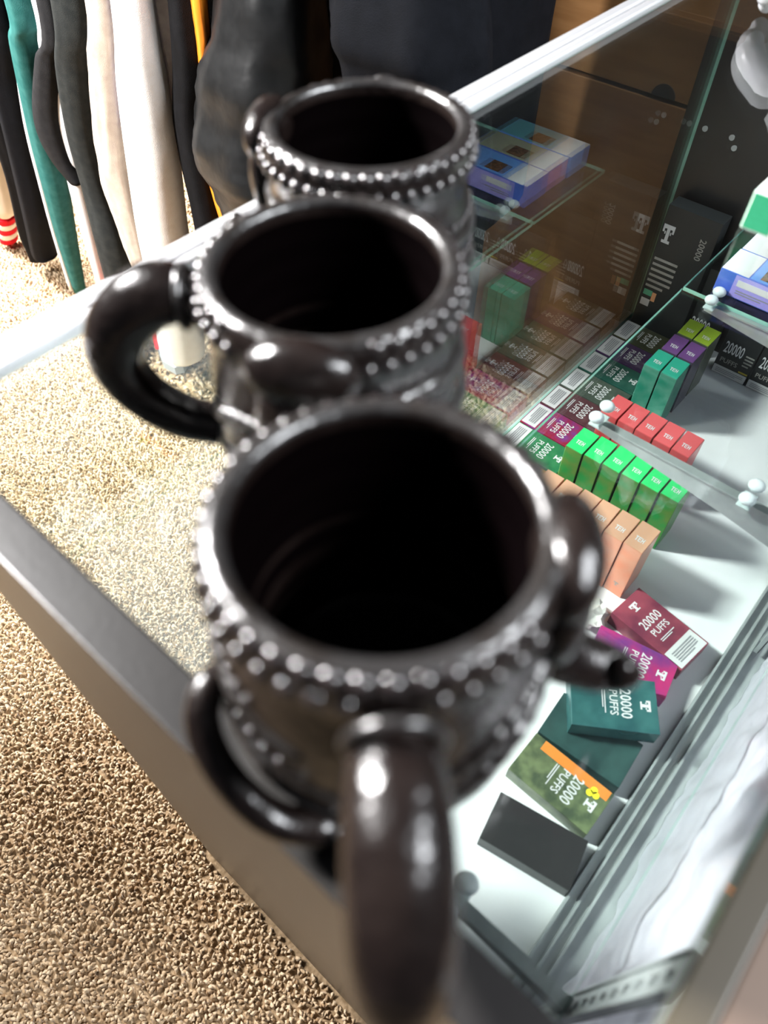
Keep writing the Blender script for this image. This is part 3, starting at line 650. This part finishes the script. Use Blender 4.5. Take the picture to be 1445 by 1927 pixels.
g = garment('puffer_jacket', 'black nylon puffer jacket with gathered sleeve and orange lining', F['nylon'], [(.869, .916, .091), (.796, .938, .112), (.688, .968, .135), (.640, .970, .142), (.600, .962, .125), (.560, .950, .128), (.500, .935, .118), (.43, .925, .100)], X=.80, folds=3, amp=.035, seed=2, wr=.085, ytop=.91, bx=(.88, 1.2), flat=.8)
bm = bmesh.new(); loft(bm, [(.40, .775, 1.052, .013, .035, ANG), (.50, .77, 1.078, .014, .038, ANG), (.60, .765, 1.085, .012, .034, ANG), (.72, .765, 1.06, .010, .030, ANG), (.80, .755, 1.030, .012, .036, ANG), (.90, .75, 1.012, .012, .038, ANG), (1.05, .76, 1.0, .012, .03, ANG)], 24, 3, .12, 3, .12); bm_obj('lining', bm, F['orange'], g, True)
garment('hoodie', 'black garment hanging in shadow between white sleeve and puffer', F['black'], [(.865, 1.055, .032), (.754, 1.075, .036), (.666, 1.105, .036), (.572, 1.112, .036), (.483, 1.115, .034), (.30, 1.13, .034), (.12, 1.15, .034)], X=.76, seed=4, ytop=1.05, bz=.10)
garment('sweater', 'long white ribbed knit sleeve glowing in the light', F['white'], [(.842, 1.142, .036), (.722, 1.169, .047), (.578, 1.196, .055), (.428, 1.227, .058), (.300, 1.242, .059), (.18, 1.258, .058), (.11, 1.268, .054), (.085, 1.27, .050)], seed=5, amp=.03, ytop=1.14)
garment('windbreaker', 'crinkled beige nylon jacket just left of the white sleeve', F['beige'], [(.825, 1.235, .024), (.722, 1.276, .030), (.59, 1.322, .034), (.487, 1.350, .034), (.379, 1.356, .028), (.28, 1.36, .022)], seed=6, wr=.10, ytop=1.225)
g = garment('hooded_sweatshirt', 'washed black sleeve hanging straight down beside the beige jacket', F['grey'], [(.806, 1.318, .040), (.694, 1.376, .040), (.556, 1.43, .036), (.439, 1.448, .034), (.327, 1.449, .044), (.194, 1.464, .047), (.12, 1.47, .047)], seed=7, amp=.035, ytop=1.31)
garment('charcoal_sweatshirt', 'charcoal fleece with a pointed bulging pocket, left of the washed black sleeve', F['char'], [(.766, 1.410, .022), (.684, 1.466, .030), (.583, 1.530, .038), (.52, 1.552, .038), (.464, 1.550, .030), (.42, 1.530, .018)], seed=8, amp=.03, ytop=1.40)
garment('white_shirt', 'white garment showing in a narrow strip beside the teal trousers', F['white2'], [(.782, 1.445, .024), (.7, 1.475, .024), (.591, 1.500, .026), (.408, 1.556, .024), (.262, 1.585, .022), (.129, 1.612, .017), (.09, 1.62, .016)], X=.735, seed=9, ytop=1.475)
g = garment('track_trousers', 'teal fleece trousers with a white side stripe', F['teal'], [(.768, 1.513, .028), (.688, 1.548, .032), (.504, 1.612, .032), (.374, 1.644, .032), (.219, 1.690, .027), (.043, 1.735, .018)], seed=10, amp=.04, ytop=1.55)
bm = bmesh.new(); loft(bm, [(.040, .709, 1.760, .006, .010, ANG), (.219, .707, 1.724, .006, .011, ANG), (.374, .705, 1.682, .006, .011, ANG), (.504, .705, 1.645, .006, .010, ANG), (.64, .707, 1.590, .005, .007, ANG), (.70, .71, 1.57, .004, .005, ANG)], 14, 2, .02, 1); bm_obj('side_stripe', bm, F['white2'], g, True)
garment('jogging_trousers', 'black trousers hanging to the carpet between teal pair and striped cuff', F['navy'], [(.75, 1.610, .036), (.593, 1.680, .040), (.433, 1.735, .042), (.248, 1.800, .044), (.121, 1.862, .038), (.095, 1.868, .036)], seed=11, amp=.04, ytop=1.63)
garment('dark_trousers', 'second pair of black trousers, just right of the striped cuff', F['black'], [(.62, 1.76, .034), (.524, 1.80, .033), (.324, 1.85, .031), (.156, 1.913, .034), (.101, 1.921, .032), (.06, 1.93, .030)], X=.725, seed=12, ytop=1.71, bz=.6)
g = garment('varsity_jacket', 'cream sleeve ending in a red and white striped cuff near the carpet', F['cream'], [(.70, 1.79, .036), (.555, 1.855, .036), (.34, 1.965, .034), (.14, 2.055, .030)], X=.735, seed=13, ytop=1.79, bz=.6)
for i in range(5):
    z0 = .030+i*.020; yy = 2.125-(z0-.03)*.62
    bm = bmesh.new(); loft(bm, [(z0, .735, yy, .026, .033, ANG), (z0+.010, .735, yy-.006, .027, .034, ANG), (z0+.019, .735, yy-.012, .026, .033, ANG)], 28, 14, .012, 0); bm_obj('cuff_stripe', bm, F['red'] if i % 2 == 0 else F['cream'], g, True)
bm = bmesh.new(); loft(bm, [(.60, .745, 1.262, .006, .012, ANG), (.75, .74, 1.225, .007, .014, ANG), (.95, .735, 1.19, .007, .014, ANG), (1.2, .76, 1.18, .007, .014, ANG), (1.42, .93, 1.18, .01, .014, ANG)], 16, 2, .03, 2)
o = bm_obj('scarf', bm, F['blue'], None, True); tag(o, 'royal blue strip of cloth peeking out between beige jacket and white sleeve', 'cloth', 'garments on the rack')

# ------------------------------------------------------------------ sneakers on the carpet
def sneaker(loc, rz, label, up_m):
    r_ = tag(empty('sneaker', loc, rz), label, 'shoe', 'sneakers under the rack'); r_.scale = (.85, .85, .85)
    bm = bmesh.new()
    def sect(t, k=1.0):
        w_ = np.interp(t, [0, .1, .3, .6, .85, 1], [.018, .036, .034, .043, .038, .012])*k; return w_
    def hull(z0, z1, k0, k1):
        A = []; B = []
        for i in range(41):
            t = i/40; x = -.14+.28*t
            A.append((x, sect(t, k0), z0)); B.append((x*.985, sect(t, k1), z1))
        ring0 = A+[(x, -y, z) for x, y, z in A[::-1]]; ring1 = B+[(x, -y, z) for x, y, z in B[::-1]]
        a = [bm.verts.new(p) for p in ring0]; b = [bm.verts.new(p) for p in ring1]
        n = len(a)
        for i in range(n): bm.faces.new((a[i], a[(i+1) % n], b[(i+1) % n], b[i]))
        bm.faces.new(a[::-1]); bm.faces.new(b)
    hull(0.0, .024, 1.04, 1.0); bm_obj('sole', bm, mat('grey_sole', (0.30, 0.32, 0.34), .6) if 'sole' not in CM else CM['sole'], r_)
    rows = []
    bm = bmesh.new(); rings = []
    for i in range(25):
        t = i/24; x = -.135+.27*t; w_ = sect(t, .95); h = np.interp(t, [0, .12, .35, .55, .8, 1], [.085, .098, .092, .068, .048, .020])
        ring = [bm.verts.new((x, w_*math.cos(a), .023+h*max(0, math.sin(a))**.8)) for a in np.linspace(0, PI, 15)]
        rings.append(ring)
    for p, q in zip(rings, rings[1:]):
        for i in range(14): bm.faces.new((p[i], p[i+1], q[i+1], q[i]))
    bm.faces.new(rings[0]); bm.faces.new(rings[-1][::-1])
    bm_obj('upper', bm, up_m, r_, True)
    bm = bmesh.new()
    for k in range(5):
        x = .0+k*.016; zz = np.interp((x+.135)/.27, [0, .12, .35, .55, .8, 1], [.085, .098, .092, .068, .048, .020])+.024
        tube(bm, [(x, -.02, zz-.010, .003), (x+.004, 0, zz+.001, .003), (x, .02, zz-.010, .003)], 8, 5)
    bm_obj('laces', bm, F['white2'], r_, True)
    bm = bmesh.new()
    for s in (-1, 1): tube(bm, [(-.10, s*.034, .05, .004), (-.03, s*.036, .06, .012), (.05, s*.043, .040, .006)], 10, 6)
    bm_obj('side_panel', bm, F['red'], r_, True)
    return r_
sneaker((.760, 1.400, .012), math.radians(-118), 'white sneaker with red sides on the carpet under the white sleeve', F['white2'])
sneaker((.695, 1.505, .012), math.radians(-118), 'red sneaker on the carpet half hidden behind the white one', F['red'])
